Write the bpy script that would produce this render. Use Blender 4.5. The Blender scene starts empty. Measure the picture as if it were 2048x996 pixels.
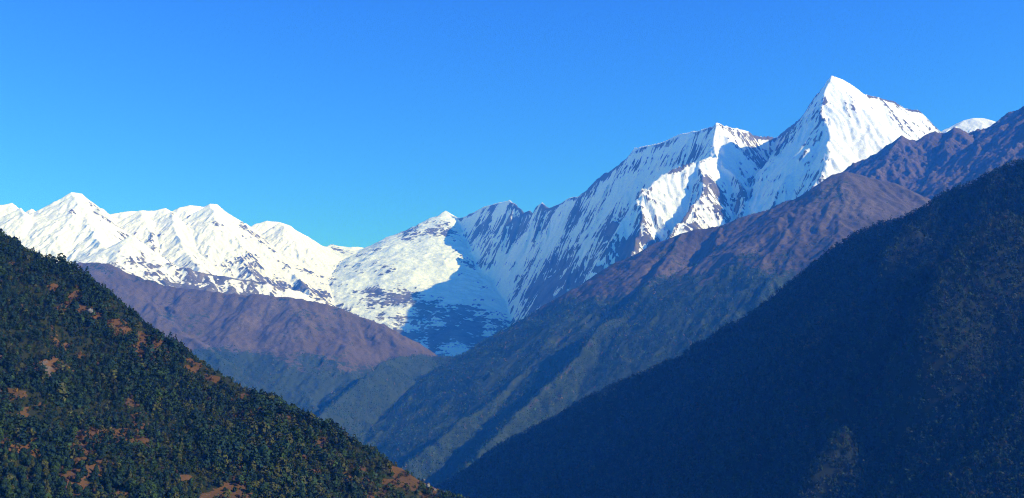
import bpy, math, random
import numpy as np

R = math.radians
rng = np.random.default_rng(7)
random.seed(7)
SC = bpy.context.scene
COL = SC.collection

# ------------------------------------------------------------------ camera, sky, sun, exposure
HFOV = R(50.0)
W_PX, H_PX = 2048.0, 996.0
F_PX = (W_PX / 2) / math.tan(HFOV / 2)
PITCH = math.atan(302.0 / F_PX)

cam_d = bpy.data.cameras.new('camera')
cam_d.sensor_width = 36.0
cam_d.angle = HFOV
cam_d.clip_start = 1.0
cam_d.clip_end = 120000.0
cam = bpy.data.objects.new('camera', cam_d)
cam.location = (0, 0, 0)
cam.rotation_euler = (R(90) + PITCH, 0, 0)
COL.objects.link(cam)
SC.camera = cam

SUN_EL = R(30.0)
SUN_AZ = R(108.0)          # clockwise from the view direction (+Y): from the right, a little behind the camera
SUN_DIR = np.array([math.sin(SUN_AZ) * math.cos(SUN_EL), math.cos(SUN_AZ) * math.cos(SUN_EL), math.sin(SUN_EL)])

world = bpy.data.worlds.new('World')
SC.world = world
world.use_nodes = True
wn = world.node_tree
wn.nodes.clear()
sky = wn.nodes.new('ShaderNodeTexSky')
sky.sky_type = 'NISHITA'
sky.sun_disc = False
sky.sun_elevation = SUN_EL
sky.sun_rotation = SUN_AZ
sky.altitude = 3200.0
sky.air_density = 1.4
sky.dust_density = 0.0
sky.ozone_density = 10.0
gam = wn.nodes.new('ShaderNodeMixRGB')
gam.blend_type = 'MULTIPLY'
gam.inputs[0].default_value = 1.0
gam.inputs[2].default_value = (0.42, 0.63, 0.95, 1)
bg = wn.nodes.new('ShaderNodeBackground')
bg.inputs['Strength'].default_value = 0.15
wo = wn.nodes.new('ShaderNodeOutputWorld')
deep = wn.nodes.new('ShaderNodeGamma')
deep.inputs[1].default_value = 1.5
wn.links.new(sky.outputs[0], deep.inputs[0])
wn.links.new(deep.outputs[0], gam.inputs[1])
wn.links.new(gam.outputs[0], bg.inputs[0])
wn.links.new(bg.outputs[0], wo.inputs[0])

sl = bpy.data.lights.new('sun', 'SUN')
sl.energy = 4.6
sl.angle = R(0.5)
sl.color = (1.0, 0.985, 0.965)
sun = bpy.data.objects.new('sun', sl)
sun.rotation_euler = (R(90) - SUN_EL, 0, math.pi - SUN_AZ)
COL.objects.link(sun)

SC.view_settings.view_transform = 'Standard'
SC.view_settings.look = 'None'
SC.view_settings.gamma = 1.0
SC.view_settings.use_curve_mapping = False
SC.view_settings.exposure = 0.3
SC.cycles.use_denoising = True
SC.cycles.denoising_prefilter = 'NONE'
SC.cycles.filter_width = 1.1
SC.cycles.volume_bounces = 0
SC.cycles.max_bounces = 4

HAZE_DENSITY = 7.8e-5
HAZE_COLOR = (0.02, 0.185, 1.0)

# ------------------------------------------------------------------ helpers: rays, noise, height fields
CP, SP = math.cos(PITCH), math.sin(PITCH)


def ray(px, py):
    X = (px - W_PX / 2) / F_PX
    Y = (H_PX / 2 - py) / F_PX
    return np.array([X, CP - Y * SP, SP + Y * CP])


def at(px, py, d):
    """The point that shows at pixel (px, py) at the distance d ahead."""
    r = ray(px, py)
    return r * (d / r[1])


def to_px(p):
    x, y, z = p[..., 0], p[..., 1], p[..., 2]
    f = y * CP + z * SP
    u = -y * SP + z * CP
    return W_PX / 2 + F_PX * x / f, H_PX / 2 - F_PX * u / f


def smooth(a, b, x):
    t = np.clip((x - a) / (b - a), 0, 1)
    return t * t * (3 - 2 * t)


def hash2(ix, iy, s=0):
    h = (ix.astype(np.int64) * 374761393 + iy.astype(np.int64) * 668265263 + s * 2147483647) & 0xFFFFFFFF
    h = ((h ^ (h >> 13)) * 1274126177) & 0xFFFFFFFF
    h = h ^ (h >> 16)
    return (h & 0xFFFF).astype(np.float32) / 65535.0


def vnoise(x, y, s=0):
    ix, iy = np.floor(x), np.floor(y)
    fx, fy = (x - ix).astype(np.float32), (y - iy).astype(np.float32)
    ix, iy = ix.astype(np.int64), iy.astype(np.int64)
    ux, uy = fx * fx * fx * (fx * (fx * 6 - 15) + 10), fy * fy * fy * (fy * (fy * 6 - 15) + 10)
    a, b = hash2(ix, iy, s), hash2(ix + 1, iy, s)
    c, d = hash2(ix, iy + 1, s), hash2(ix + 1, iy + 1, s)
    return (a + (b - a) * ux) * (1 - uy) + (c + (d - c) * ux) * uy


def fbm(x, y, lam, octs=5, s=0, gain=0.5, ridged=False):
    out, amp, tot = 0, 1.0, 0.0
    ca, sa = 0.8, 0.6
    for o in range(octs):
        n = vnoise(x / lam, y / lam, s + o * 17) * 2 - 1
        if ridged:
            n = 1 - 2 * np.abs(n)
        out = out + n * amp
        tot += amp
        amp *= gain
        lam *= 0.5
        x, y = ca * x - sa * y + 31.7, sa * x + ca * y - 11.3
    return out / tot


def gullies(X, Y, GX, GY, lam, octs=5, s=0, gain=0.5):
    """Branching gullies that run down the slope (GX, GY): a sum of stripe noises along the fall line. -1..1"""
    X = (X + fbm(X, Y, lam * 1.7, 3, s + 200) * lam * 0.55).astype(np.float32)
    Y = (Y + fbm(X, Y, lam * 1.7, 3, s + 230) * lam * 0.55).astype(np.float32)
    h = np.zeros_like(X)
    hx = np.zeros_like(X)
    hy = np.zeros_like(X)
    g = np.sqrt(GX * GX + GY * GY) + 1e-6
    dx0, dy0 = GY / g, -GX / g
    amp, tot = 1.0, 0.0
    st = np.clip(g * 1.6, 0, 1)
    for o in range(octs):
        px, py = X / lam, Y / lam
        ix, iy = np.floor(px), np.floor(py)
        fx, fy = px - ix, py - iy
        dx = dx0 + hy * 0.9
        dy = dy0 - hx * 0.9
        va = np.zeros_like(X)
        vx = np.zeros_like(X)
        vy = np.zeros_like(X)
        wt = np.zeros_like(X) + 1e-6
        ii, jj = ix.astype(np.int64), iy.astype(np.int64)
        for i in (-1, 0, 1):
            for j in (-1, 0, 1):
                ax = hash2(ii - i, jj - j, s + o * 7) * 0.6 - 0.3 + 0.5
                ay = hash2(ii - i, jj - j, s + o * 7 + 3) * 0.6 - 0.3 + 0.5
                qx, qy = fx + i - ax, fy + j - ay
                w = np.exp(-(qx * qx + qy * qy) * 2.6)
                m = (qx * dx + qy * dy) * (2 * math.pi) * (0.45 + 1.1 * hash2(ii - i, jj - j, s + o * 7 + 5))
                wt += w
                sh = np.sin(m * 0.5)
                va += (1 - 2 * np.abs(sh)) * w
                sn = np.cos(m * 0.5) * np.sign(sh) * w
                vx -= sn * dx
                vy -= sn * dy
        va /= wt
        h += va * amp * st
        hx += vx / wt * amp
        hy += vy / wt * amp
        tot += amp
        amp *= gain
        lam *= 0.5
    return (h / tot).astype(np.float32)


def jag(poly, step, amp, seed):
    """A polyline split into steps with a small rough offset, so that a crest is not a straight edge."""
    r = np.random.default_rng(seed)
    out = []
    P = [np.asarray(p, float) for p in poly]
    for a, b in zip(P[:-1], P[1:]):
        n = max(1, int(np.linalg.norm(b - a) / step))
        for k in range(n):
            p = a + (b - a) * k / n
            if k:
                p = p + r.normal(0, 1, 3) * np.array([amp * 0.6, amp * 0.6, amp])
            out.append(p)
    out.append(P[-1])
    return out


class Field:
    def __init__(self, x0, x1, y0, y1, res):
        self.x0, self.y0, self.res = x0, y0, res
        self.nx, self.ny = int((x1 - x0) / res) + 1, int((y1 - y0) / res) + 1
        xs = x0 + np.arange(self.nx, dtype=np.float32) * res
        ys = y0 + np.arange(self.ny, dtype=np.float32) * res
        self.X, self.Y = np.meshgrid(xs, ys)
        self.Z = np.full_like(self.X, FLOOR)

    def grad(self, Z):
        gy, gx = np.gradient(Z, self.res)
        return gx, gy

    def tent(self, poly, sL, sR=None, a=0.0, L=300.0, reach=4500.0, Z=None, warp=None):
        """Raise a ridge: slopes sL / sR fall off on its two sides (left / right of the polyline's direction), steeper by a near the crest."""
        Z = self.Z if Z is None else Z
        sR = sL if sR is None else sR
        XX, YY = (self.X, self.Y) if warp is None else warp
        for p, q in zip(poly[:-1], poly[1:]):
            i0 = max(0, int((min(p[0], q[0]) - reach - self.x0) / self.res))
            i1 = min(self.nx, int((max(p[0], q[0]) + reach - self.x0) / self.res) + 2)
            j0 = max(0, int((min(p[1], q[1]) - reach - self.y0) / self.res))
            j1 = min(self.ny, int((max(p[1], q[1]) + reach - self.y0) / self.res) + 2)
            if i1 <= i0 or j1 <= j0:
                continue
            X, Y = XX[j0:j1, i0:i1], YY[j0:j1, i0:i1]
            dx, dy = float(q[0] - p[0]), float(q[1] - p[1])
            ll = dx * dx + dy * dy + 1e-9
            t = np.clip(((X - p[0]) * dx + (Y - p[1]) * dy) / ll, 0, 1)
            ex, ey = X - (p[0] + t * dx), Y - (p[1] + t * dy)
            d = np.sqrt(ex * ex + ey * ey)
            side = (dx * (Y - p[1]) - dy * (X - p[0])) / (d * math.sqrt(ll) + 1e-3)
            k = np.clip(side * 0.5 + 0.5, 0, 1)
            sl_ = sR + (sL - sR) * k
            z = p[2] + t * (q[2] - p[2]) - sl_ * d
            if a:
                z -= a * L * (1 - np.exp(-d / L))
            np.maximum(Z[j0:j1, i0:i1], z, out=Z[j0:j1, i0:i1])
        return Z

    def spine(self, poly, prof, Z, ext=False):
        """Like tent, but every point follows its nearest place on the line only: for lines that fall faster along than across. prof(d, side) is the drop."""
        best = np.full_like(self.X, 1e12)
        zz = np.zeros_like(self.X)
        sd = np.zeros_like(self.X)
        for n, (p, q) in enumerate(zip(poly[:-1], poly[1:])):
            dx, dy = float(q[0] - p[0]), float(q[1] - p[1])
            ll = dx * dx + dy * dy + 1e-9
            t = ((self.X - p[0]) * dx + (self.Y - p[1]) * dy) / ll
            t = np.clip(t, -9 if n == 0 and ext else 0, 9 if n == len(poly) - 2 and ext else 1)
            ex, ey = self.X - (p[0] + t * dx), self.Y - (p[1] + t * dy)
            d2 = ex * ex + ey * ey
            m = d2 < best
            best = np.where(m, d2, best)
            zz = np.where(m, p[2] + t * (q[2] - p[2]), zz)
            sd = np.where(m, (dx * ey - dy * ex) / math.sqrt(ll), sd)
        np.maximum(Z, zz - prof(np.sqrt(best), sd), out=Z)
        return Z

    def sample(self, x, y, A=None):
        A = self.Z if A is None else A
        u = np.clip((np.asarray(x) - self.x0) / self.res, 0, self.nx - 1.001)
        v = np.clip((np.asarray(y) - self.y0) / self.res, 0, self.ny - 1.001)
        i, j = u.astype(int), v.astype(int)
        fu, fv = u - i, v - j
        return (A[j, i] * (1 - fu) + A[j, i + 1] * fu) * (1 - fv) + (A[j + 1, i] * (1 - fu) + A[j + 1, i + 1] * fu) * fv

    def hit(self, px, py, lift=0.0):
        """Where the sight line through a pixel of the photograph meets this ground."""
        r = ray(px, py)
        d = np.arange(max(self.y0, 200.0), self.y0 + self.ny * self.res, self.res * 0.5)
        P = r[None, :] * (d / r[1])[:, None]
        inside = (P[:, 0] > self.x0) & (P[:, 0] < self.x0 + (self.nx - 1) * self.res)
        below = inside & (self.sample(P[:, 0], P[:, 1]) >= P[:, 2])
        k = int(np.argmax(below)) if below.any() else len(d) - 1
        p = P[k].copy()
        p[2] += lift
        return p


FLOOR = -750.0


def new_mesh(name, V, F, attrs=None, smooth_shade=True):
    """V (n,3), F (m,k) with k = 3 or 4; attrs: {name: (n,4) colours}"""
    me = bpy.data.meshes.new(name)
    V = np.ascontiguousarray(V, np.float32)
    F = np.ascontiguousarray(F, np.int32)
    m, k = F.shape
    me.vertices.add(len(V))
    me.vertices.foreach_set('co', V.ravel())
    me.loops.add(m * k)
    me.loops.foreach_set('vertex_index', F.ravel())
    me.polygons.add(m)
    me.polygons.foreach_set('loop_start', np.arange(0, m * k, k, dtype=np.int32))
    me.polygons.foreach_set('loop_total', np.full(m, k, np.int32))
    if smooth_shade:
        me.polygons.foreach_set('use_smooth', np.ones(m, bool))
    for an, av in (attrs or {}).items():
        at_ = me.attributes.new(an, 'FLOAT_COLOR', 'POINT')
        at_.data.foreach_set('color', np.ascontiguousarray(av, np.float32).ravel())
    me.update(calc_edges=True)
    return me


def link(name, me, mat=None, parent=None, loc=None):
    o = bpy.data.objects.new(name, me)
    if mat is not None:
        me.materials.append(mat)
    COL.objects.link(o)
    if parent is not None:
        o.parent = parent
    if loc is not None:
        o.location = loc
    return o


def tag(o, label=None, cat=None, group=None, kind=None):
    if label:
        o['label'] = label
    if cat:
        o['category'] = cat
    if group:
        o['group'] = group
    if kind:
        o['kind'] = kind
    return o


def grid_mesh(name, f, keep, mask):
    """The cells of a field where keep (bool per vertex) holds, as one mesh with its mask attribute."""
    idx = np.arange(f.nx * f.ny).reshape(f.ny, f.nx)
    q = keep[:-1, :-1] & keep[:-1, 1:] & keep[1:, 1:] & keep[1:, :-1]
    a, b, c, d = idx[:-1, :-1][q], idx[:-1, 1:][q], idx[1:, 1:][q], idx[1:, :-1][q]
    F = np.stack([a, b, c, d], 1)
    used, inv = np.unique(F, return_inverse=True)
    V = np.stack([f.X.ravel()[used], f.Y.ravel()[used], f.Z.ravel()[used]], 1)
    return new_mesh(name, V, inv.reshape(F.shape), {'mask': mask.reshape(-1, 4)[used]})


def pix(rows, d=None):
    """[(px, py, distance)] -> points"""
    return [at(*r) for r in rows]


def spread(rows, d0, d1):
    """[(px, py)] along a crest, with distances running from d0 to d1 by px."""
    x0, x1 = rows[0][0], rows[-1][0]
    return [at(x, y, d0 + (d1 - d0) * (x - x0) / (x1 - x0)) for x, y in rows]


def straight(rows, d0, d1):
    """A crest whose plan is one straight line, from the distance d0 at the first pixel to d1 at the last."""
    p0, p1 = at(*rows[0], d0), at(*rows[-1], d1)
    dx, dy = p1[0] - p0[0], p1[1] - p0[1]
    out = []
    for x, y in rows:
        r = ray(x, y)
        k_ = r[0] / r[1]
        out.append(at(x, y, (p0[0] * dy - p0[1] * dx) / (k_ * dy - dx)))
    return out


# ------------------------------------------------------------------ materials
class NT:
    def __init__(self, name):
        self.m = bpy.data.materials.new(name)
        self.m.use_nodes = True
        self.t = self.m.node_tree
        self.b = self.t.nodes['Principled BSDF']

    def n(self, kind, **kw):
        nd = self.t.nodes.new('ShaderNode' + kind)
        for k, v in kw.items():
            setattr(nd, k, v)
        return nd

    def l(self, a, b):
        self.t.links.new(a, b)

    def noise(self, scale, detail=4, rough=0.6, vec=None):
        nd = self.n('TexNoise')
        nd.inputs['Scale'].default_value = scale
        nd.inputs['Detail'].default_value = detail
        nd.inputs['Roughness'].default_value = rough
        if vec is None:
            vec = self.pos()
        self.l(vec, nd.inputs['Vector'])
        return nd.outputs['Fac']

    def pos(self):
        if not hasattr(self, '_p'):
            self._p = self.n('NewGeometry').outputs['Position']
        return self._p

    def ramp(self, fac, stops):
        nd = self.n('ValToRGB')
        el = nd.color_ramp.elements
        while len(el) < len(stops):
            el.new(0.5)
        for e, (p, c) in zip(el, stops):
            e.position = p
            e.color = (*c, 1) if len(c) == 3 else c
        self.l(fac, nd.inputs[0])
        return nd.outputs[0]

    def mix(self, fac, a, b, blend='MIX'):
        nd = self.n('MixRGB', blend_type=blend)
        for s, v in zip(nd.inputs, (fac, a, b)):
            if isinstance(v, (int, float)):
                s.default_value = v
            elif isinstance(v, tuple):
                s.default_value = (*v, 1)
            else:
                self.l(v, s)
        return nd.outputs[0]

    def math(self, op, a, b=0.0):
        nd = self.n('Math', operation=op)
        for s, v in zip(nd.inputs, (a, b)):
            if isinstance(v, (int, float)):
                s.default_value = v
            else:
                self.l(v, s)
        return nd.outputs[0]

    def mask(self):
        a = self.n('Attribute', attribute_name='mask')
        s = self.n('SeparateColor')
        self.l(a.outputs['Color'], s.inputs[0])
        return s.outputs[0], s.outputs[1], s.outputs[2]

    def out(self, col, rough=0.9, spec=0.1, bump=None, dist=1.0, strength=1.0):
        self.l(col, self.b.inputs['Base Color'])
        if isinstance(rough, (int, float)):
            self.b.inputs['Roughness'].default_value = rough
        else:
            self.l(rough, self.b.inputs['Roughness'])
        self.b.inputs['Specular IOR Level'].default_value = spec
        if bump is not None:
            bn = self.n('Bump')
            bn.inputs['Distance'].default_value = dist
            bn.inputs['Strength'].default_value = strength
            self.l(bump, bn.inputs['Height'])
            self.l(bn.outputs[0], self.b.inputs['Normal'])
        return self.m


def mat_snow():
    t = NT('snow_and_rock')
    s, g, v = t.mask()
    n1 = t.noise(0.004, 6, 0.65)
    n2 = t.noise(0.02, 4, 0.6)
    rock = t.ramp(n1, [(0.3, (0.055, 0.05, 0.05)), (0.55, (0.13, 0.115, 0.105)), (0.75, (0.24, 0.20, 0.17))])
    rock = t.mix(v, rock, (0.17, 0.125, 0.09))
    e = t.math('ADD', s, t.math('MULTIPLY', t.math('SUBTRACT', n2, 0.5), 0.55))
    sf = t.ramp(e, [(0.42, (0, 0, 0)), (0.56, (1, 1, 1))])
    snow = t.mix(n2, (0.80, 0.83, 0.86), (0.90, 0.91, 0.92))
    snow = t.mix(t.math('MULTIPLY', g, 0.5), snow, (0.66, 0.78, 0.86))
    return t.out(t.mix(sf, rock, snow), 0.75, 0.15, n2, 12.0, 0.5)


def mat_hill(name, grass_a, grass_b, rock_c, wood, scale=1.0):
    """mask: r = bare rock, g = forest floor / scrub, b = tone"""
    t = NT(name)
    r, g, b = t.mask()
    n1 = t.noise(0.003 * scale, 7, 0.65)
    n2 = t.noise(0.03 * scale, 5, 0.7)
    gr = t.mix(t.ramp(n1, [(0.35, (0, 0, 0)), (0.65, (1, 1, 1))]), grass_a, grass_b)
    gr = t.mix(t.math('MULTIPLY', b, 0.6), gr, tuple(c * 0.55 for c in grass_a))
    e = t.math('ADD', g, t.math('MULTIPLY', t.math('SUBTRACT', n2, 0.5), 1.5))
    gr = t.mix(t.ramp(e, [(0.42, (0, 0, 0)), (0.56, (1, 1, 1))]), gr, wood)
    e2 = t.math('ADD', r, t.math('MULTIPLY', t.math('SUBTRACT', n2, 0.5), 0.8))
    c = t.mix(t.ramp(e2, [(0.45, (0, 0, 0)), (0.6, (1, 1, 1))]), gr, rock_c)
    n3 = t.noise(0.09 * scale, 3, 0.7)
    c = t.mix(0.5, c, t.ramp(n3, [(0.3, (0.45, 0.45, 0.45)), (0.7, (1.0, 1.0, 1.0))]), 'MULTIPLY')
    return t.out(c, 0.95, 0.05, n2, 8.0 / scale, 0.6)


def mat_leaf():
    t = NT('foliage')
    a = t.n('Attribute', attribute_name='tint')
    n = t.noise(0.9, 3, 0.6)
    c = t.mix(0.6, a.outputs['Color'], t.ramp(n, [(0.3, (0.5, 0.55, 0.5)), (0.7, (1.25, 1.2, 1.1))]), 'MULTIPLY')
    return t.out(c, 0.8, 0.12)


def mat_bark():
    t = NT('bark')
    return t.out(t.ramp(t.noise(4.0, 4), [(0.3, (0.05, 0.04, 0.03)), (0.7, (0.13, 0.10, 0.08))]), 0.95, 0.05)


def mat_boulder():
    t = NT('pale_rock')
    n = t.noise(0.35, 6, 0.7)
    return t.out(t.ramp(n, [(0.40, (0.07, 0.065, 0.06)), (0.55, (0.20, 0.17, 0.15)), (0.72, (0.5, 0.47, 0.44))]), 0.9, 0.1, n, 1.0, 0.8)


M_SNOW = mat_snow()
M_BROWN = mat_hill('dry_grass_hillside', (0.110, 0.084, 0.062), (0.180, 0.134, 0.094), (0.065, 0.060, 0.060), (0.040, 0.060, 0.030))
M_GREY = mat_hill('scree_hillside', (0.13, 0.095, 0.080), (0.20, 0.15, 0.12), (0.075, 0.065, 0.062), (0.05, 0.05, 0.04))
M_NEAR = mat_hill('near_hillside', (0.19, 0.092, 0.034), (0.10, 0.062, 0.032), (0.17, 0.13, 0.11), (0.030, 0.035, 0.014), 6.0)
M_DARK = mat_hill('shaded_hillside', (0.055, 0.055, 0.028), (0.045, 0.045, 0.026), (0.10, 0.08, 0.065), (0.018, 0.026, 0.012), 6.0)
M_LEAF, M_BARK, M_BOULDER = mat_leaf(), mat_bark(), mat_boulder()


# ------------------------------------------------------------------ the ground under everything, to the horizon
n_ = 24
ang = np.linspace(0, 2 * math.pi, n_, endpoint=False)
gv = np.array([[0, 7000, FLOOR]] + [[24000 * math.cos(a), 7000 + 24000 * math.sin(a), FLOOR] for a in ang])
gf = np.array([[0, 1 + k, 1 + (k + 1) % n_] for k in range(n_)])
tag(link('ground', new_mesh('ground', gv, gf, {'mask': np.tile([0.1, 0.6, 0.3, 1.0], (len(gv), 1))}), M_BROWN), kind='structure')

# ------------------------------------------------------------------ the snow mountains
S = Field(-7600, 7600, 8800, 19200, 13.0)
wx = fbm(S.X, S.Y, 900, 4, 5) * 90
wy = fbm(S.X, S.Y, 900, 4, 55) * 90
WARP = (S.X + wx.astype(np.float32), S.Y + wy.astype(np.float32))

LEFT_CREST = [(-330, 440), (-200, 400), (-120, 425), (-50, 398), (0, 410), (24, 405), (41, 415), (51, 423), (63, 416), (82, 428), (106, 406), (133, 389), (143, 384), (164, 387),
              (184, 410), (205, 416), (219, 428), (239, 425), (284, 420), (308, 422), (331, 416), (343, 423), (359, 415), (379, 410), (407, 413),
              (420, 407), (434, 408), (444, 416), (472, 437), (494, 457), (509, 447), (533, 441), (560, 444), (581, 451), (608, 469), (642, 490),
              (670, 501), (705, 494), (743, 499)]
RIGHT_CREST = [(743, 499), (759, 485), (788, 474), (831, 459), (853, 448), (878, 436), (891, 421), (907, 430), (920, 436), (947, 425), (965, 414), (990, 407),
               (1019, 399), (1034, 410), (1048, 425), (1059, 421), (1066, 427), (1073, 412), (1084, 404), (1100, 416), (1120, 407), (1142, 394), (1156, 391),
               (1167, 382), (1193, 358), (1206, 349), (1232, 332), (1247, 323), (1269, 295), (1299, 290), (1328, 282), (1362, 267), (1399, 260), (1425, 251), (1432, 244)]
PEAK_CREST = [(1432, 244), (1458, 253), (1492, 260), (1514, 271), (1555, 273), (1577, 254), (1607, 228), (1629, 193), (1648, 171), (1663, 150)]
PEAK_RIGHT = [(1663, 150), (1685, 158), (1707, 171), (1729, 187), (1759, 195), (1789, 202), (1811, 215), (1837, 219), (1856, 240), (1869, 260), (1900, 300), (1960, 350)]
DOME = [(1870, 300), (1895, 268), (1911, 251), (1928, 240), (1946, 236), (1966, 236), (1981, 240), (1992, 247), (2020, 262), (2080, 290)]

ZL = np.full_like(S.Z, FLOOR)
lc = spread(LEFT_CREST, 13300, 17300)
S.tent(jag(lc, 70, 5, 1), 0.62, 0.46, 0.35, 350, Z=ZL)
# lower craggy ridge in front of the left range
S.tent(jag(pix([(120, 545, 12300), (180, 520, 12100), (215, 500, 12000), (240, 488, 11900), (261, 470, 11800), (285, 495, 11700), (335, 525, 11500), (400, 543, 11400),
                (470, 556, 11500), (540, 566, 11600), (600, 582, 11700), (650, 600, 11700)]), 60, 10, 2), 0.55, 0.5, 0.3, 200, Z=ZL)
# spurs of the left range
for rows in ([(143, 384, 13950), (170, 430, 13500), (190, 470, 12900), (215, 500, 12300)],
             [(343, 423, 14900), (350, 460, 14300), (370, 500, 13600), (400, 535, 12700)],
             [(494, 457, 15600), (540, 500, 15000), (585, 545, 14200), (620, 580, 13200)],
             [(560, 444, 15900), (600, 490, 15500), (640, 530, 15000)],
             [(41, 415, 13450), (60, 455, 13100), (110, 500, 12700)],
             [(420, 407, 15350), (452, 460, 14750), (480, 510, 14150), (510, 550, 13400)],
             [(280, 420, 14800), (300, 460, 14300), (310, 500, 13700)]):
    S.tent(jag(pix(rows), 80, 10, rows[0][0]), 0.62, 0.62, 0.2, 200, Z=ZL)

ZI = np.full_like(S.Z, FLOOR)   # the glacier that spills from the col down the cirque
# its surface rises to its right-hand edge, where it breaks off into the shaded gorge under the wall
ice_prof = lambda d, sd: np.where(sd > 0, 1.0 * d, 0.10 * d + 0.9 * np.clip(d - 1750, 0, None))
S.spine(pix([(893, 425, 16500), (935, 462, 15700), (905, 500, 14900), (878, 545, 14200), (855, 588, 13600), (815, 628, 13100), (790, 652, 12750)]), ice_prof, ZI)
ys_ = np.array([14300., 14500., 15300., 16300., 17300., 18300.])
xc = np.interp(S.Y, ys_, [-1650., -1666., -1804., -1960., -2213., -2400.])
zc = np.interp(S.Y, ys_, [1600., 1500., 1672., 2004., 2371., 1700.])
cap = zc + np.where(S.X > xc, 0.42 * (S.X - xc), 0.10 * (xc - S.X))
ZI = np.where(S.Y > 14300, np.minimum(ZI, cap), ZI)
ZI = np.where(S.Y < 13000, ZI - (13000 - S.Y) * 0.9, ZI)
tongue = S.spine(pix([(785, 640, 12800), (830, 672, 12500), (870, 697, 12200), (895, 714, 11900)]), lambda d, sd: 0.2 * d + 0.7 * np.clip(d - 110, 0, None), np.full_like(S.Z, FLOOR))
ZI = np.maximum(ZI, tongue)
S.tent(jag(spread(RIGHT_CREST[:7], 17300, 16500), 60, 4, 33), 0.6, 0.52, 0, Z=ZI)

ZR = np.full_like(S.Z, FLOOR)
RD = np.interp([p[0] for p in RIGHT_CREST], [743, 891, 1019, 1156, 1269, 1432], [17300, 16500, 14900, 13500, 12700, 11500])
S.tent(jag([at(x, y, d) for (x, y), d in zip(RIGHT_CREST, RD)][6:], 60, 5, 3), 1.2, 1.6, 0.3, 260, Z=ZR)
PEAK_D = [11500, 11750, 11980, 12100, 12180, 12000, 11650, 11320, 11060, 10900]
S.tent(jag([at(x, y, d) for (x, y), d in zip(PEAK_CREST, PEAK_D)], 60, 5, 4), 1.6, 1.6, 0.3, 300, Z=ZR)
S.tent(jag(spread(PEAK_RIGHT, 10900, 11700), 60, 5, 5), 1.3, 1.15, 0.2, 300, Z=ZR)
SPURS = [   # (line, slope of its left face as seen, slope of its right face)
    ([(1663, 150, 10900), (1651, 178, 10680), (1632, 222, 10420), (1655, 245, 10200), (1662, 262, 10060), (1657, 286, 9900), (1651, 308, 9750), (1640, 345, 9500), (1600, 400, 9150)], 1.3, 1.0),
    ([(1432, 244, 11500), (1428, 280, 11240), (1434, 310, 11000), (1393, 320, 10820), (1322, 350, 10680), (1283, 378, 10450), (1284, 420, 10180), (1278, 460, 9900), (1262, 520, 9550)], 1.6, 1.0),
    ([(1393, 320, 10820), (1405, 350, 10560), (1400, 385, 10250), (1372, 425, 9930), (1340, 470, 9600)], 1.7, 1.0),
    ([(1434, 310, 11000), (1462, 338, 10780), (1482, 365, 10560), (1490, 395, 10290), (1478, 440, 9930)], 1.6, 1.3),
    ([(1707, 171, 11080), (1722, 205, 10800), (1735, 240, 10500), (1742, 275, 10200)], 1.3, 1.1),
    ([(1789, 202, 11320), (1788, 230, 11050), (1800, 262, 10750)], 1.3, 1.1),
]
for rows, a, b in SPURS:
    S.tent(jag(pix(rows), 70, 6, rows[0][0]), b, a, 0.15, 200, Z=ZR)

ZD = np.full_like(S.Z, FLOOR)
S.tent(jag(spread(DOME, 13600, 13600), 80, 4, 6), 0.5, 0.5, 0, Z=ZD)

allz = np.stack([ZL, ZI, ZR, ZD])
owner = np.argmax(allz, 0)
S.Z = allz.max(0)
CREST_Z = S.Z.copy()
# distance below the local crest fades the carving, so that crests keep their line
k = 9
loc = S.Z.copy()
for sh in (3, 9, 20):
    for ax in (0, 1):
        loc = np.maximum(loc, np.maximum(np.roll(loc, sh, ax), np.roll(loc, -sh, ax)))
below = np.clip((loc - S.Z) / 420.0, 0, 1)
gx, gy = S.grad(S.Z)
for _ in range(2):
    gx = (gx + np.roll(gx, 3, 0) + np.roll(gx, -3, 0) + np.roll(gx, 3, 1) + np.roll(gx, -3, 1)) / 5
    gy = (gy + np.roll(gy, 3, 0) + np.roll(gy, -3, 0) + np.roll(gy, 3, 1) + np.roll(gy, -3, 1)) / 5
gl = gullies(S.X, S.Y, gx, gy, 520.0, 5, 3, 0.55)
gl2 = gullies(S.X, S.Y, gx, gy, 210.0, 3, 43, 0.6)
gl3 = gullies(S.X, S.Y, gx, gy, 62.0, 2, 47, 0.6)
bslope = np.sqrt(gx * gx + gy * gy)
ice = (owner == 1)
icew = ice.astype(np.float32)
for _ in range(6):
    icew = (icew + np.roll(icew, 4, 0) + np.roll(icew, -4, 0) + np.roll(icew, 4, 1) + np.roll(icew, -4, 1)) / 5
amp = 0.07 + 0.93 * below
mid1 = fbm(S.X, S.Y, 420, 3, 74)
relief = np.where(owner == 0, 0.8, 1.0) - 0.30 * smooth(2500, 3300, S.X - (S.Y - 10900) * -0.1) * smooth(11800, 11200, S.Y)
S.Z += amp * (1 - 0.8 * icew) * (gl * relief * 95 + gl2 * relief * (15 + 12 * mid1) + gl3 * 3)
S.Z += fbm(S.X, S.Y, 420, 7, 9, 0.64, True) * 30 * amp * (0.4 + 0.6 * relief)
ser = fbm(S.X * 0.35 + S.Y * 0.1, S.Y, 150, 5, 19, 0.62, True)
S.Z += (ser * 30 + fbm(S.X, S.Y, 480, 3, 29) * 45) * icew * np.clip(below * 3, 0, 1)
S.Z += gl3 * 7 * (owner == 0) * amp + gl2 * 10 * (owner == 0) * amp
gx, gy = S.grad(S.Z)
slope = np.sqrt(gx * gx + gy * gy)
lap = (np.roll(S.Z, 2, 0) + np.roll(S.Z, -2, 0) + np.roll(S.Z, 2, 1) + np.roll(S.Z, -2, 1) - 4 * S.Z) / (4 * S.res)
big = fbm(S.X, S.Y, 1400, 4, 77)
streak = gl * 0.5 + gl2 * 0.5
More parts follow.
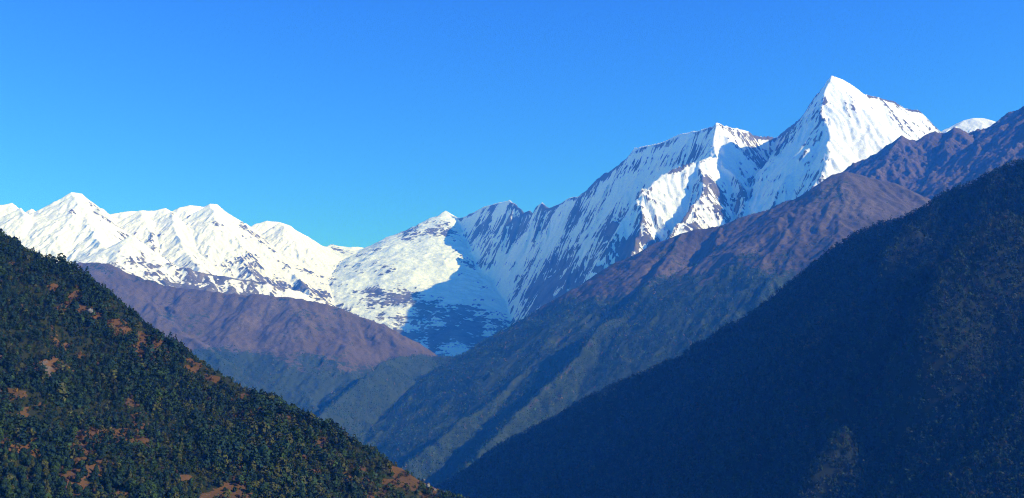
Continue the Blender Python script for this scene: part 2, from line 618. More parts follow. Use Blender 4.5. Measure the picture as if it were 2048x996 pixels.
mid0 = fbm(S.X, S.Y, 300, 4, 73, 0.6)
line = smooth(350, 1150, S.Z + big * 350 + mid0 * 250 + 900 * smooth(500, -400, S.X))
mid = fbm(S.X, S.Y, 520, 5, 78, 0.6)
fine = fbm(S.X, S.Y, 130, 4, 79, 0.68)
band = fbm(S.X * 0.30 + S.Y * 0.22, S.Z * 1.5 + S.X * 0.25, 260, 4, 80, 0.6)
lo = smooth(950, 1750, S.Z + big * 420 + mid * 350)
snow = 0.575 - (slope - bslope) * 0.28 + np.clip(lap, -0.4, 0.4) * 0.4 - gl * 0.22 - gl2 * 0.12 * (1 + 2 * mid0) - gl3 * 0.06 + big * 0.26 + mid * 0.62 + fine * 0.40 + band * 0.30 + (line - 1) * 1.1
snow += (1.2 - bslope) * 0.12 + 0.40 * smooth(0.16, 0.0, below) * (S.Z > 1500)
snow += np.where(owner == 0, (lo - 1) * 0.45 + 0.36, 0) + np.where(owner == 3, 0.8, 0) + icew * 0.22 * smooth(1150, 1600, S.Z)
snow += np.where(owner == 2, 0.20 * smooth(1000, 1400, S.X) * smooth(11500, 11000, S.Y) * smooth(1300, 1700, S.Z) + 0.18 * smooth(2000, 2250, S.X) * smooth(2750, 2550, S.X) * smooth(2200, 2500, S.Z), 0)
snow += -0.04 * smooth(2700, 3300, S.X) * smooth(1900, 2600, S.Z)
rockw = smooth(-0.2, 0.5, fbm(S.X, S.Y, 700, 4, 91))
mask = np.stack([np.clip(snow, 0, 1), icew, rockw * (1 - line), np.ones_like(snow)], -1).astype(np.float32)
alive = S.Z > FLOOR + 40
LAB = [('snow_mountain', 'long snow covered mountain range, all sunlit, rising over the brown hillside'),
       ('glacier', 'white icefall spilling from the low snowy saddle between the two snow ranges'),
       ('snow_mountain', 'tallest sharp snow peak with its long blue shaded rock and ice wall'),
       ('snow_mountain', 'small rounded white snow dome just showing over the dark grey ridge')]
for o_id, (nm, lb) in enumerate(LAB):
    kp = owner == o_id
    # a cell belongs to the owner of its first corner
    kk = kp.copy()
    kk[1:, :] |= kp[:-1, :]
    kk[:, 1:] |= kp[:, :-1]
    kk[1:, 1:] |= kp[:-1, :-1]
    idx = np.arange(S.nx * S.ny).reshape(S.ny, S.nx)
    q = kp[:-1, :-1] & alive[:-1, :-1]
    Fq = np.stack([idx[:-1, :-1][q], idx[:-1, 1:][q], idx[1:, 1:][q], idx[1:, :-1][q]], 1)
    used, inv = np.unique(Fq, return_inverse=True)
    V = np.stack([S.X.ravel()[used], S.Y.ravel()[used], S.Z.ravel()[used]], 1)
    tag(link(nm, new_mesh(nm, V, inv.reshape(Fq.shape), {'mask': mask.reshape(-1, 4)[used]}), M_SNOW), lb, kind='structure')


# ------------------------------------------------------------------ the brown hills of the middle distance
def carve(f, lam, a1, a2, a3, seed, hold=250.0, sm=3, rough=9.0):
    loc = f.Z.copy()
    for sh in (2, 7, 16):
        for ax in (0, 1):
            loc = np.maximum(loc, np.maximum(np.roll(loc, sh, ax), np.roll(loc, -sh, ax)))
    amp = 0.10 + 0.90 * np.clip((loc - f.Z) / hold, 0, 1)
    gx, gy = f.grad(f.Z)
    for _ in range(3):
        gx = (gx + np.roll(gx, sm, 0) + np.roll(gx, -sm, 0) + np.roll(gx, sm, 1) + np.roll(gx, -sm, 1)) / 5
        gy = (gy + np.roll(gy, sm, 0) + np.roll(gy, -sm, 0) + np.roll(gy, sm, 1) + np.roll(gy, -sm, 1)) / 5
    g1 = gullies(f.X, f.Y, gx, gy, lam, 5, seed, 0.55)
    g2 = gullies(f.X, f.Y, gx, gy, lam * 0.3, 3, seed + 31, 0.55)
    g3 = gullies(f.X, f.Y, gx, gy, lam * 0.11, 2, seed + 61, 0.6)
    f.Z += amp * (g1 * a1 + g2 * a2 + g3 * a2 * 0.35)
    f.Z += fbm(f.X, f.Y, lam * 0.6, 6, seed + 5, 0.62, True) * a3 * amp
    f.Z += fbm(f.X, f.Y, 95, 4, seed + 8, 0.6, True) * rough * amp
    return g1, g2


def hill_mask(f, g1, g2, tree_z, rock_s, seed, tree_soft=250.0):
    gx, gy = f.grad(f.Z)
    slope = np.sqrt(gx * gx + gy * gy)
    big = fbm(f.X, f.Y, 900, 5, seed)
    rock = np.clip((slope - rock_s) * 1.3 + fbm(f.X, f.Y, 220, 4, seed + 3) * 0.35, 0, 1)
    forest = np.clip(smooth(tree_z + tree_soft, tree_z - tree_soft, f.Z + big * 420 + fbm(f.X, f.Y, 300, 4, seed + 2, 0.6) * 260 + g1 * 110), 0, 1)
    forest = np.maximum(forest, np.clip(0.22 + 0.5 * fbm(f.X, f.Y, 260, 5, seed + 6, 0.6), 0, 0.5))
    tone = np.clip(0.5 + 0.6 * fbm(f.X, f.Y, 420, 4, seed + 9) - g2 * 0.3, 0, 1)
    return np.stack([rock, forest, tone, np.ones_like(rock)], -1).astype(np.float32)


B = Field(-5600, -150, 5200, 10900, 10.0)
B_CREST = [(-500, 520), (-250, 560), (-60, 545), (60, 535), (150, 528), (215, 527), (250, 545), (330, 572), (400, 580), (470, 586), (530, 590), (580, 596), (630, 604), (665, 613), (700, 626), (740, 641), (780, 656), (820, 680), (870, 711)]
B.tent(jag(spread(B_CREST, 9600, 8300), 45, 9, 11), 0.55, 0.52, 0.15, 250)
for rows in ([(215, 527, 9150), (260, 580, 8700), (330, 640, 8200), (420, 700, 7700), (500, 780, 7100)],
             [(330, 572, 9000), (420, 620, 8600), (520, 680, 8100), (590, 750, 7500), (640, 830, 6900)],
             [(530, 590, 8800), (610, 640, 8450), (690, 680, 8100), (700, 740, 7600), (680, 800, 7100)],
             [(665, 613, 8600), (740, 660, 8350), (800, 700, 8100), (780, 740, 7800)]):
    B.tent(jag(pix(rows), 60, 8, rows[0][0]), 0.5, 0.55, 0, 200)
b1, b2 = carve(B, 760.0, 70, 18, 52, 101)
bm = hill_mask(B, b1, b2, 230, 0.80, 111, 330)
tag(link('brown_hill', grid_mesh('brown_hill', B, B.Z > FLOOR + 20, bm), M_BROWN), 'brown and purple bare hillside directly below the sunlit snow range', kind='structure')

C = Field(-1700, 5600, 3700, 9900, 9.0)
C_CREST = [(861, 713), (890, 711), (929, 707), (996, 680), (1078, 627), (1131, 589), (1189, 552), (1228, 528), (1276, 507), (1310, 487), (1363, 466), (1391, 458), (1440, 454), (1498, 432),
           (1544, 418), (1570, 402), (1611, 389), (1640, 369), (1663, 350), (1690, 343), (1725, 350), (1770, 362), (1810, 373), (1850, 392), (1950, 440), (2100, 520)]
C.tent(jag(spread(C_CREST, 8000, 6800), 60, 4, 21), 0.6, 0.58, 0.1, 250)
for rows, a, b in (([(861, 713, 8000), (822, 711, 7850), (800, 711, 7750), (774, 720, 7600), (748, 740, 7400), (713, 766, 7100), (669, 803, 6800), (638, 831, 6500), (560, 900, 6100)], .75, .62),
                   ([(996, 680, 7860), (914, 722, 7500), (870, 765, 7150), (831, 805, 6850), (739, 884, 6350), (640, 960, 5900)], .75, .55),
                   ([(1189, 552, 7680), (1140, 635, 7150), (1083, 709, 6600), (987, 805, 6050), (900, 860, 5700), (800, 940, 5300)], .75, .55),
                   ([(1363, 466, 7470), (1310, 545, 7050), (1265, 620, 6600), (1199, 651, 6350), (1130, 740, 5900), (1040, 820, 5500), (930, 930, 5000)], .75, .55),
                   ([(1440, 454, 7390), (1415, 520, 7000), (1375, 560, 6700), (1340, 620, 6350), (1290, 680, 6000)], .7, .55),
                   ([(1544, 418, 7280), (1500, 500, 6850), (1470, 570, 6450), (1400, 650, 6000)], .7, .6),
                   ([(1640, 369, 7170), (1610, 450, 6750), (1560, 530, 6300), (1520, 590, 5950)], .7, .6)):
    P_ = [(x, y, d - (150 if 0 < k_ < len(rows) else 0)) for k_, (x, y, d) in enumerate(rows)]
    C.tent(jag(pix(P_), 60, 7, rows[0][0]), b, a * 1.35, 0, 200)
c1, c2 = carve(C, 640.0, 44, 16, 34, 201)
cm = hill_mask(C, c1, c2, 720, 0.85, 211, 320)
tag(link('brown_hill', grid_mesh('brown_hill', C, C.Z > FLOOR + 20, cm), M_BROWN), 'long brown ridge with bluish forest lower down, crossing below the tallest peak', kind='structure')

G = Field(2000, 6200, 6800, 10300, 10.0)
G_CREST = [(1560, 430), (1640, 380), (1690, 345), (1715, 322), (1750, 308), (1780, 287), (1803, 270), (1816, 276), (1832, 280), (1852, 267), (1870, 262), (1879, 267), (1893, 265), (1908, 254), (1921, 257), (1937, 264),
           (1954, 258), (1972, 257), (1992, 249), (2001, 238), (2021, 223), (2036, 219), (2048, 211), (2110, 170), (2250, 90), (2400, 60)]
G.tent(jag(spread(G_CREST, 9000, 8300), 40, 6, 31), 0.6, 0.62, 0.2, 200)
for rows in ([(1908, 254, 8680), (1890, 300, 8300), (1862, 350, 7950), (1830, 400, 7600)],
             [(2036, 220, 8560), (2010, 280, 8200), (1960, 330, 7850), (1900, 390, 7500)],
             [(1803, 270, 8790), (1770, 320, 8450), (1730, 370, 8100)]):
    G.tent(jag(pix(rows), 50, 7, rows[0][0]), 0.6, 0.9, 0.1, 200)
g1, g2 = carve(G, 380.0, 50, 20, 24, 301, 180.0)
gm = hill_mask(G, g1, g2, -300, 0.85, 311)
tag(link('grey_ridge', grid_mesh('grey_ridge', G, G.Z > FLOOR + 20, gm), M_GREY), 'craggy grey blue ridge between the dark wooded hill and the tallest snow peak', kind='structure')

# ------------------------------------------------------------------ the two near hills
A = Field(-1400, 380, 300, 2000, 4.4)
A_CREST = [(-700, 60), (-400, 250), (-150, 390), (0, 462), (75, 505), (150, 545), (225, 600), (300, 660), (360, 698), (420, 740), (490, 780), (560, 815), (620, 838), (680, 868), (760, 910), (810, 940), (860, 972), (920, 1003), (1000, 1050), (1150, 1150)]
ac = straight(A_CREST, 1600, 1050)
# straight in plan, so that the slope below it is even
tt_ = np.array([(p[0] - ac[0][0]) / (ac[-1][0] - ac[0][0]) for p in ac])
A.spine(ac, lambda d, sd: np.where(sd > 0, 0.62 * d, 0.20 * d + 0.10 * 75 * (1 - np.exp(-d / 75))), A.Z, True)
a1, a2 = carve(A, 170.0, 9, 3, 3, 401, 40.0, 3, 1.0)
A_BASE = A.Z.copy()

D = Field(-950, 3600, 1200, 5600, 9.0)
D_CREST = [(700, 1080), (800, 1020), (880, 966), (940, 930), (1000, 886), (1050, 864), (1100, 836), (1150, 806), (1200, 782), (1250, 760), (1300, 746), (1350, 733), (1388, 720), (1412, 686), (1440, 666), (1480, 645), (1540, 596), (1580, 565), (1620, 536), (1660, 500), (1700, 474),
           (1750, 450), (1800, 434), (1840, 414), (1880, 385), (1940, 370), (1990, 345), (2048, 324), (2120, 300), (2250, 275), (2500, 300), (2800, 400)]
dc = straight(D_CREST, 4600, 2600)
D.spine(dc, lambda d, sd: np.where(sd > 0, 0.62 * d, 0.70 * d), D.Z, True)
D_LIT = [([(2010, 552), (1960, 600), (1900, 660), (1868, 720), (1850, 780)], 42, 120),
         ([(1850, 605), (1815, 640), (1790, 690), (1770, 730)], 26, 70),
         ([(1815, 500), (1795, 525), (1775, 555)], 20, 45),
         ([(1730, 750), (1700, 790), (1690, 830)], 16, 40),
         ([(1420, 720), (1330, 760), (1240, 800), (1150, 850)], 16, 50),
         ([(1300, 770), (1220, 820), (1140, 860)], 14, 40),
         ([(1690, 920), (1650, 960), (1610, 1000)], 16, 40),
         ([(1490, 930), (1450, 970), (1420, 1000)], 14, 40)]
d_add = np.zeros_like(D.Z)
D_SPOT = np.zeros_like(D.Z)
for rows, lift, wid in D_LIT:
    P = [D.hit(x, y) for x, y in rows]
    wid = wid * 1.3
    bump = D.tent([np.array([p[0], p[1], 1.0]) for p in P], 1.0 / wid, 1.0 / wid, Z=np.zeros_like(D.Z))
    bump = np.clip(bump, 0, 1)
    d_add = np.maximum(d_add, smooth(0, 1, bump) * lift * 3.4)
    D_SPOT = np.maximum(D_SPOT, smooth(0.1, 0.6, bump))
D.Z += d_add
d1, d2 = carve(D, 420.0, 30, 10, 8, 501, 90.0, 3, 3.0)

# clearings of dry grass on the left hill: (pixel x, pixel y, half width, half height) in the photograph
CLEAR = [(20, 790, 30, 12), (105, 735, 22, 16), (100, 750, 16, 10), (150, 610, 22, 26), (182, 632, 14, 16), (240, 655, 24, 12), (160, 715, 16, 8), (50, 825, 8, 8), (45, 905, 22, 14), (62, 895, 10, 14), (155, 906, 12, 10),
         (195, 940, 10, 12), (290, 892, 9, 8), (380, 955, 14, 8), (380, 745, 16, 6), (430, 770, 14, 8), (490, 795, 18, 8), (545, 828, 14, 4), (560, 842, 16, 4), (530, 905, 12, 8), (640, 890, 14, 8),
         (655, 905, 34, 12), (600, 865, 10, 6), (690, 955, 30, 10), (725, 937, 16, 8), (640, 950, 10, 8), (790, 970, 26, 8), (745, 968, 12, 4), (830, 980, 20, 6), (860, 975, 14, 10), (110, 575, 12, 10), (15, 530, 14, 6), (40, 545, 10, 6),
         (95, 505, 8, 6), (230, 985, 16, 8), (600, 960, 14, 8), (300, 960, 8, 8), (460, 900, 8, 4), (330, 800, 8, 4)]
PXA, PYA = to_px(np.stack([A.X, A.Y, A_BASE], -1))
clear = np.zeros_like(A.Z)
wob = fbm(A.X, A.Y, 27, 4, 71)
wob2 = fbm(A.X, A.Y, 33, 4, 72)
for cx, cy, hw, hh in CLEAR:
    p = A.hit(cx, cy)
    rx = hw / F_PX * p[1] * 1.0
    ry = hh / F_PX * p[1] * 1.8
    e = ((A.X - p[0]) / rx + wob * 1.6) ** 2 + ((A.Y - p[1]) / ry + wob2 * 1.6) ** 2
    clear = np.maximum(clear, smooth(1.3, 0.7, e))
clear = np.maximum(clear, smooth(0.30, 0.45, fbm(A.X, A.Y, 60, 4, 73)) * 0.85)
gx, gy = A.grad(A.Z)
a_tone = np.clip(0.5 + fbm(A.X, A.Y, 36, 4, 75) * 0.9, 0, 1)
a_rock = smooth(0.15, 0.5, fbm(A.X, A.Y, 24, 4, 76)) * 0.55 * clear
am = np.stack([a_rock, 1 - clear, a_tone, np.ones_like(clear)], -1).astype(np.float32)
tag(link('wooded_hill', grid_mesh('wooded_hill', A, A.Z > FLOOR + 10, am), M_NEAR), 'nearest sunlit hillside covered in dark green trees with rusty grass patches', kind='structure')

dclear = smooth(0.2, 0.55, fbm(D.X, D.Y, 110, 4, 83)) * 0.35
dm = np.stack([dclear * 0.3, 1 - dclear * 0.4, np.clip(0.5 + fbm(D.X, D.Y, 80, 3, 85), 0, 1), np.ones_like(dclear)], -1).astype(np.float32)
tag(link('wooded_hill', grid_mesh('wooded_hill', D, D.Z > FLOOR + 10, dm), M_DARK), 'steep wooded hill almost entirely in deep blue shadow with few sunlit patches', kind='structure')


# ------------------------------------------------------------------ trees
def clump_tree(kind, n, seed, h=1.0):
    """Leaf clumps (small tilted quads) through the crown of a tree one unit tall; returns V, F, shade per vertex."""
    r = np.random.default_rng(seed)
    t = r.random(n)
    ph = r.random(n) * 2 * math.pi
    if kind == 'conifer':
        t = t ** 1.35
        z = 0.12 + 0.88 * t
        tier = 0.75 + 0.25 * np.abs(np.sin(t * math.pi * 4.5 + seed))
        rad = 0.27 * (1 - t) ** 0.8 * tier + 0.012
        size = (0.13 * (1 - t) + 0.045)
        droop = -0.35
    elif kind == 'shrub':
        z = 0.05 + 0.95 * t ** 0.8
        rad = 0.62 * np.sqrt(np.clip(1 - t ** 2, 0, 1)) + 0.04
        size = np.full(n, 0.24)
        droop = 0.1
    else:
        lob = 0.8 + 0.3 * np.sin(ph * 3 + seed) * np.sin(t * 7 + seed)
        z = 0.20 + 0.80 * t
        rad = 0.42 * np.sqrt(np.clip(1 - (2 * t ** 0.9 - 0.9) ** 2 / 1.25, 0.02, 1)) * lob
        size = 0.10 + 0.07 * r.random(n)
        droop = 0.05
    rr = rad * (0.55 + 0.45 * np.sqrt(r.random(n)))
    c = np.stack([rr * np.cos(ph), rr * np.sin(ph), z + r.normal(0, 0.015, n)], 1)
    # each clump faces outwards and up, a little askew, so that a crown has a bright side and a dark one
    out = np.stack([np.cos(ph) * (0.35 + rad / (rad.max() + 1e-6)), np.sin(ph) * (0.35 + rad / (rad.max() + 1e-6)), 0.35 + 0.9 * (z - 0.5) + np.zeros(n)], 1)
    out /= np.linalg.norm(out, axis=1, keepdims=True)
    nrm = out + r.normal(0, 0.38, (n, 3))
    nrm /= np.linalg.norm(nrm, axis=1, keepdims=True)
    ta = np.cross(nrm, r.normal(0, 1, (n, 3)))
    ta /= np.linalg.norm(ta, axis=1, keepdims=True) + 1e-6
    tb = np.cross(nrm, ta)
    sz = (size * (0.7 + 0.6 * r.random(n)))[:, None]
    q = lambda: 0.6 + 0.5 * r.random((n, 1))
    V = np.stack([c - ta * sz * q(), c - tb * sz * q() * 0.8, c + ta * sz * q() + nrm * sz * 0.15, c + tb * sz * q() * 0.8 - nrm * sz * 0.2], 1).reshape(-1, 3)
    F = np.arange(4 * n).reshape(n, 4)
    return V, F


def trunk_mesh(h, r0):
    V, F = [], []
    rings = [(0.0, 1.25, 0, 0), (0.06, 0.9, 0, 0), (0.35, 0.7, 0.01, 0.005), (0.7, 0.4, 0.0, 0.01), (0.92, 0.12, 0.01, 0)]
    for t, k, ox, oy in rings:
        for s in range(6):
            a = s * math.pi / 3
            V.append((h * ox + r0 * k * math.cos(a), h * oy + r0 * k * math.sin(a), t * h))
    for i in range(len(rings) - 1):
        for s in range(6):
            F.append((i * 6 + s, i * 6 + (s + 1) % 6, i * 6 + 6 + (s + 1) % 6, i * 6 + 6 + s))
    b = len(V)
    for (t, a, l) in ((0.4, 0.3, 0.2), (0.5, 2.4, 0.22), (0.6, 4.4, 0.16)):   # limbs
        for s in range(3):
            q = s * 2.1
            V.append((r0 * 0.3 * math.cos(q), r0 * 0.3 * math.sin(q), t * h + r0 * 0.3 * math.sin(q)))
        for s in range(3):
            q = s * 2.1
            V.append((l * h * math.cos(a) + r0 * 0.1 * math.cos(q), l * h * math.sin(a) + r0 * 0.1 * math.sin(q), (t + 0.12) * h))
        for s in range(3):
            F.append((b + s, b + (s + 1) % 3, b + 3 + (s + 1) % 3, b + 3 + s))
        b += 6
    return np.array(V), np.array(F)


TINTS = {'dark': (0.015, 0.036, 0.022), 'blue': (0.012, 0.031, 0.026), 'green': (0.028, 0.052, 0.016), 'olive': (0.062, 0.064, 0.018), 'rust': (0.10, 0.05, 0.024), 'gold': (0.19, 0.10, 0.022)}


def forest_mesh(name, P, H, kinds, tint, nq, seed, nproto=6):
    """One mesh of many trees: points P (n,3), heights H, kind index, tint (n,3)."""
    r = np.random.default_rng(seed)
    protos = {k: [clump_tree(k, nq, seed + 10 * i + j) for j in range(nproto)] for i, k in enumerate(('conifer', 'broad', 'shrub'))}
    names = ('conifer', 'broad', 'shrub')
    Vs, Ts = [], []
    pick = r.integers(0, nproto, len(P))
    rot = r.random(len(P)) * 2 * math.pi
    wid = 0.85 + 0.5 * r.random(len(P))
    for ki, k in enumerate(names):
        for j in range(nproto):
            s = np.where((kinds == ki) & (pick == j))[0]
            if not len(s):
                continue
            v = protos[k][j][0]
            c, sn = np.cos(rot[s])[:, None], np.sin(rot[s])[:, None]
            hw = (H[s] * wid[s])[:, None]
            x = (v[None, :, 0] * c - v[None, :, 1] * sn) * hw + P[s, 0][:, None]
            y = (v[None, :, 0] * sn + v[None, :, 1] * c) * hw + P[s, 1][:, None]
            z = v[None, :, 2] * H[s][:, None] + P[s, 2][:, None]
            Vs.append(np.stack([x, y, z], -1).reshape(-1, 3))
            tt = np.repeat(tint[s], v.shape[0], 0)
            tt = tt * np.repeat(0.75 + 0.5 * r.random(len(tt) // 4), 4)[:, None]
            Ts.append(tt)
    V, T = np.concatenate(Vs), np.concatenate(Ts)
    F = np.arange(len(V), dtype=np.int32).reshape(-1, 4)
    return new_mesh(name, V, F, {'tint': np.concatenate([T, np.ones((len(T), 1))], 1)}, False)


def scatter(f, step, x0, x1, y0, y1, seed, clip):
    r = np.random.default_rng(seed)
    gx_, gy_ = np.meshgrid(np.arange(x0, x1, step), np.arange(y0, y1, step))
    x = gx_.ravel() + r.uniform(-.48, .48, gx_.size) * step
    y = gy_.ravel() + r.uniform(-.48, .48, gx_.size) * step
    z = f.sample(x, y)
    P = np.stack([x, y, z], 1)
    px, py = to_px(P)
    ok = (px > clip[0]) & (px < clip[1]) & (py < clip[3]) & (py > clip[2]) & (z > FLOOR + 60)
    P, px, py = P[ok], px[ok], py[ok]
    # drop what lies well behind the crest
    vis = np.ones(len(P), bool)
    for t in np.linspace(0.80, 0.985, 16):
        q = P * t
        vis &= f.sample(q[:, 0], q[:, 1]) < q[:, 2] + 26
    return P[vis], px[vis], py[vis]


def tints_for(n, r, w):
    keys = ('dark', 'blue', 'green', 'olive', 'rust', 'gold')
    base = np.array([TINTS[k] for k in keys])
    i = np.array([r.choice(6, p=wi / wi.sum()) for wi in w]) if w.ndim == 2 else r.choice(6, n, p=w / w.sum())
    return base[i] * (0.75 + 0.5 * r.random((n, 1))), i


# --- the left hill
P, px, py = scatter(A, 5.1, -1390, 340, 320, 1900, 61, (-120, 1100, 300, 1080))
cl = A.sample(P[:, 0], P[:, 1], clear)
r = np.random.default_rng(62)
u = r.random(len(P))
keep = (u > cl * 1.02) | (u < 0.42)
P, px, py, cl = P[keep], px[keep], py[keep], cl[keep]
n = len(P)
v = fbm(P[:, 0].astype(np.float32), P[:, 1].astype(np.float32), 100, 3, 64)
low = smooth(650, 1000, py)
w = np.stack([0.50 - 0.25 * low, 0.30 - 0.15 * low, 0.12 + 0.30 * low + np.clip(v, 0, 1) * 0.4, 0.04 + 0.16 * low + np.clip(v, 0, 1) * 0.3, 0.02 + 0.04 * low + cl * 0.6, 0.004 + cl * 0.16], 1)
cw = np.cumsum(w / w.sum(1, keepdims=True), 1)
ti = (r.random((n, 1)) > cw).sum(1).clip(0, 5)
tint = np.array([TINTS[k_] for k_ in ('dark', 'blue', 'green', 'olive', 'rust', 'gold')])[ti] * (0.7 + 0.6 * r.random((n, 1)))
uu = r.random(n)
kind = np.where(ti <= 1, np.where(uu < 0.5, 0, 1), np.where(ti <= 3, np.where(uu < 0.12, 0, np.where(uu < 0.75, 1, 2)), 2))
H = np.where(kind == 2, r.uniform(1.6, 4, n), np.where(kind == 0, r.uniform(7, 14, n), r.uniform(5.5, 10.5, n)))
stand = fbm(P[:, 0].astype(np.float32), P[:, 1].astype(np.float32), 48, 3, 66)
H = 0.87 * H * np.clip(1.0 + 0.75 * stand, 0.5, 1.5) * np.where(r.random(n) < 0.06, 1.35, 1.0)
P[:, 2] -= 0.4
# the 300 nearest trees in view stand as objects of their own
dist = np.linalg.norm(P, axis=1)
inview = (px > 4) & (px < 2040) & (py > 300) & (py - H * 0.6 / dist * F_PX < 985)
order = np.argsort(np.where(inview, dist, 1e9))[:300]
rest = np.ones(n, bool)
rest[order] = False
print('left hill trees', n)
fo = link('forest', forest_mesh('forest', P[rest], H[rest], kind[rest], tint[rest], 56, 63), M_LEAF)
tag(fo, 'dark green forest of conifers and broad trees covering the nearest sunlit hillside', 'forest', kind='stuff')

KIND = ('conifer', 'broad', 'shrub')
SPEC = {  # (kind, tint) -> name, label, category
    ('conifer', 0): ('conifer_tree', 'dark green pointed conifer among the nearest trees of the sunlit hillside', 'conifer'),
    ('conifer', 1): ('conifer_tree', 'blue green pointed conifer among the nearest trees of the sunlit hillside', 'conifer'),
    ('conifer', 2): ('conifer_tree', 'mid green pointed conifer among the nearest trees of the sunlit hillside', 'conifer'),
    ('conifer', 3): ('conifer_tree', 'olive green pointed conifer among the nearest trees of the sunlit hillside', 'conifer'),
    ('broad', 0): ('broadleaf_tree', 'dark green round crowned tree among the nearest trees of the sunlit hillside', 'tree'),
    ('broad', 1): ('broadleaf_tree', 'blue green round crowned tree among the nearest trees of the sunlit hillside', 'tree'),
    ('broad', 2): ('broadleaf_tree', 'mid green round crowned tree among the nearest trees of the sunlit hillside', 'tree'),
    ('broad', 3): ('broadleaf_tree', 'olive green round crowned tree among the nearest trees of the sunlit hillside', 'tree'),
    ('shrub', 2): ('shrub', 'low mid green bush between the nearest trees of the sunlit hillside', 'shrub'),
    ('shrub', 3): ('shrub', 'low olive bush between the nearest trees of the sunlit hillside', 'shrub'),
    ('shrub', 4): ('shrub', 'low rust brown bush between the nearest trees of the sunlit hillside', 'shrub'),
    ('shrub', 5): ('shrub', 'low golden yellow bush between the nearest trees of the sunlit hillside', 'shrub'),
}
GROUP = {'conifer': 'conifers nearest the camera', 'broad': 'broad trees nearest the camera', 'shrub': 'bushes nearest the camera'}
protos = {}
for (kd, tn), (nm, lb, ct) in SPEC.items():
    for j in range(2):
        Vv, Ff = clump_tree(kd, 240 if kd != 'shrub' else 120, 900 + 7 * tn + j)
        rr_ = np.random.default_rng(tn + j)
        base = np.array(TINTS[('dark', 'blue', 'green', 'olive', 'rust', 'gold')[tn]])
        tt = np.repeat(base[None] * (0.7 + 0.6 * rr_.random((len(Ff), 1))), 4, 0)
        crown = new_mesh('crown', Vv, Ff, {'tint': np.concatenate([tt, np.ones((len(tt), 1))], 1)}, False)
        crown.materials.append(M_LEAF)
        tv, tf = trunk_mesh(0.9, 0.022)
        tr = new_mesh('trunk', tv, tf)
        tr.materials.append(M_BARK)
        protos[(kd, tn, j)] = (crown, tr)
for i in order:
    kd = KIND[kind[i]]
    key = (kd, int(ti[i]))
    if key not in SPEC:
        key = (kd, 2)
    nm, lb, ct = SPEC[key]
    cm_, tm_ = protos[(*key, int(r.integers(0, 2)))]
    root = bpy.data.objects.new(nm, None)
    root.empty_display_size = 1.0
    COL.objects.link(root)
    root.location = P[i]
    root.rotation_euler = (0, 0, float(r.random() * 6.28))
    s_ = float(H[i])
    wd = float(r.uniform(0.9, 1.25))
    root.scale = (s_ * wd, s_ * wd, s_)
    tag(root, lb, ct, GROUP[kd])
    for pn, m_ in (('crown', cm_), ('trunk', tm_)):
        o = bpy.data.objects.new(pn, m_)
        COL.objects.link(o)
        o.parent = root

# --- the dark hill
P, px, py = scatter(D, 9.0, -900, 3500, 1300, 5400, 65, (820, 2250, 150, 1080))
r = np.random.default_rng(66)
n = len(P)
print('dark hill trees', n)
u = r.random(n)
cl = D.sample(P[:, 0], P[:, 1], dclear)
keep = u > cl * 0.5
P, cl = P[keep], cl[keep]
n = len(P)
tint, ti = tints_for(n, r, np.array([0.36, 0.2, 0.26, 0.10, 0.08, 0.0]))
uu = r.random(n)
kind = np.where(ti <= 1, np.where(uu < 0.45, 0, 1), np.where(ti <= 3, 1, 2))
H = np.where(kind == 2, r.uniform(4, 8, n), np.where(kind == 0, r.uniform(13, 24, n), r.uniform(11, 19, n)))
P[:, 2] -= 0.8
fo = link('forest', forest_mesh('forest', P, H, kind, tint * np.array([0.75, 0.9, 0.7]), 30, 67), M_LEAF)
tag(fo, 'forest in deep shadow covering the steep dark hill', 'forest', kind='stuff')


# --- the woods on the far brown hills
def far_wood(f, m, step, bounds, clip, seed, label):
    P, px, py = scatter(f, step, *bounds, seed, clip)
    r = np.random.default_rng(seed)
    fm = f.sample(P[:, 0], P[:, 1], m[..., 1])
    gap = fbm(P[:, 0].astype(np.float32), P[:, 1].astype(np.float32), 120, 4, seed + 2, 0.65)
    keep = r.random(len(P)) < (smooth(0.3, 0.9, fm) * 0.95 + 0.04) * smooth(0.42, 0.0, gap)
    P = P[keep]
    n = len(P)
    tint, ti = tints_for(n, r, np.array([0.4, 0.25, 0.2, 0.1, 0.05, 0.0]))
    tint = tint * np.array([1.1, 1.35, 1.1]) * (0.7 + 1.3 * r.random((n, 1)))
    H = r.uniform(11, 25, n)
    P[:, 2] -= 1
    print(label, n)
    tag(link('forest', forest_mesh('forest', P, H, np.where(r.random(n) < 0.6, 0, 1), tint, 9, seed, 4), M_LEAF), label, 'forest', kind='stuff')


far_wood(C, cm, 14.5, (-1500, 4200, 4300, 8200), (560, 1800, 400, 1000), 68, 'bluish far forest on the lower slopes of the long brown ridge')
far_wood(B, bm, 21.0, (-4500, -300, 6000, 9500), (150, 900, 500, 900), 69, 'bluish far forest at the foot of the bare brown hillside')


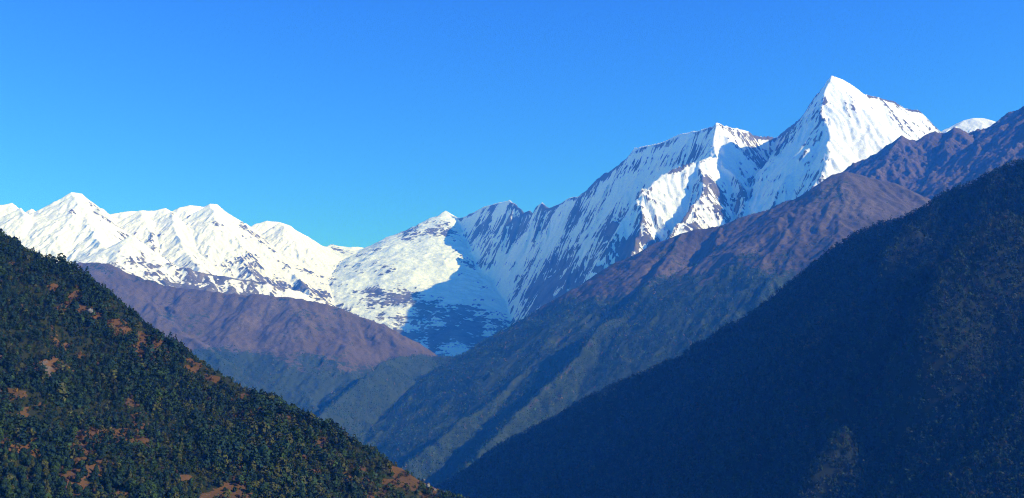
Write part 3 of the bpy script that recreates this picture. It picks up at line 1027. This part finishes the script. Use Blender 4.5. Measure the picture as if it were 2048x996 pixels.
# ------------------------------------------------------------------ boulders and outcrops on the left hill
def boulder(p, w, h, seed, label, name='boulder'):
    r = np.random.default_rng(seed)
    nu, nv = 14, 9
    V, F = [], []
    ph = r.random(6) * 6.28
    for j in range(nv + 1):
        th = math.pi * j / nv
        for i in range(nu):
            a = 2 * math.pi * i / nu
            d = np.array([math.sin(th) * math.cos(a), math.sin(th) * math.sin(a), math.cos(th)])
            k_ = 1 + 0.22 * math.sin(3 * d[0] + ph[0]) * math.sin(4 * d[2] + ph[1]) + 0.18 * math.sin(5 * d[1] + ph[2]) + r.normal(0, 0.05)
            V.append((d[0] * w * k_, d[1] * w * k_ * 0.8, d[2] * h * k_ + h * 0.5))
    for j in range(nv):
        for i in range(nu):
            F.append((j * nu + i, (j + 1) * nu + i, (j + 1) * nu + (i + 1) % nu, j * nu + (i + 1) % nu))
    o = link(name, new_mesh(name, np.array(V), np.array(F), None, False), M_BOULDER, None, p)
    tag(o, label, 'rock')


boulder(A.hit(181, 628), 4.5, 4, 1, 'big dark boulder high on the wooded hillside beside white rubble')
boulder(A.hit(188, 641), 1.4, 1.2, 2, 'small white rock just below the big dark boulder')
boulder(A.hit(848, 962), 2, 2.6, 3, 'upper pale rock of the outcrop near the end of the wooded crest')
boulder(A.hit(856, 976), 2.2, 3.2, 4, 'tallest pale rock of the outcrop near the end of the wooded crest')
boulder(A.hit(870, 982), 1.6, 1.6, 5, 'small pale rock beside the tallest one at the end of the wooded crest')
boulder(A.hit(876, 992), 1.8, 2.2, 6, 'lowest pale rock of the outcrop near the end of the wooded crest')

# ------------------------------------------------------------------ the blue air
hv = np.array([[x, y, z] for z in (FLOOR - 60, 3900.0) for x, y in ((-25500, -17500), (25500, -17500), (25500, 31500), (-25500, 31500))])
hf = np.array([[3, 2, 1, 0], [4, 5, 6, 7], [0, 1, 5, 4], [1, 2, 6, 5], [2, 3, 7, 6], [3, 0, 4, 7]])
hm = bpy.data.materials.new('haze')
hm.use_nodes = True
ht = hm.node_tree
ht.nodes.clear()
ho = ht.nodes.new('ShaderNodeOutputMaterial')
hp = ht.nodes.new('ShaderNodeVolumePrincipled')
hp.inputs['Color'].default_value = (*HAZE_COLOR, 1)
hp.inputs['Absorption Color'].default_value = (1, 1, 1, 1)
hp.inputs['Density'].default_value = HAZE_DENSITY
ht.links.new(hp.outputs[0], ho.inputs['Volume'])
tag(link('haze', new_mesh('haze', hv, hf, None, False), hm), kind='stuff')
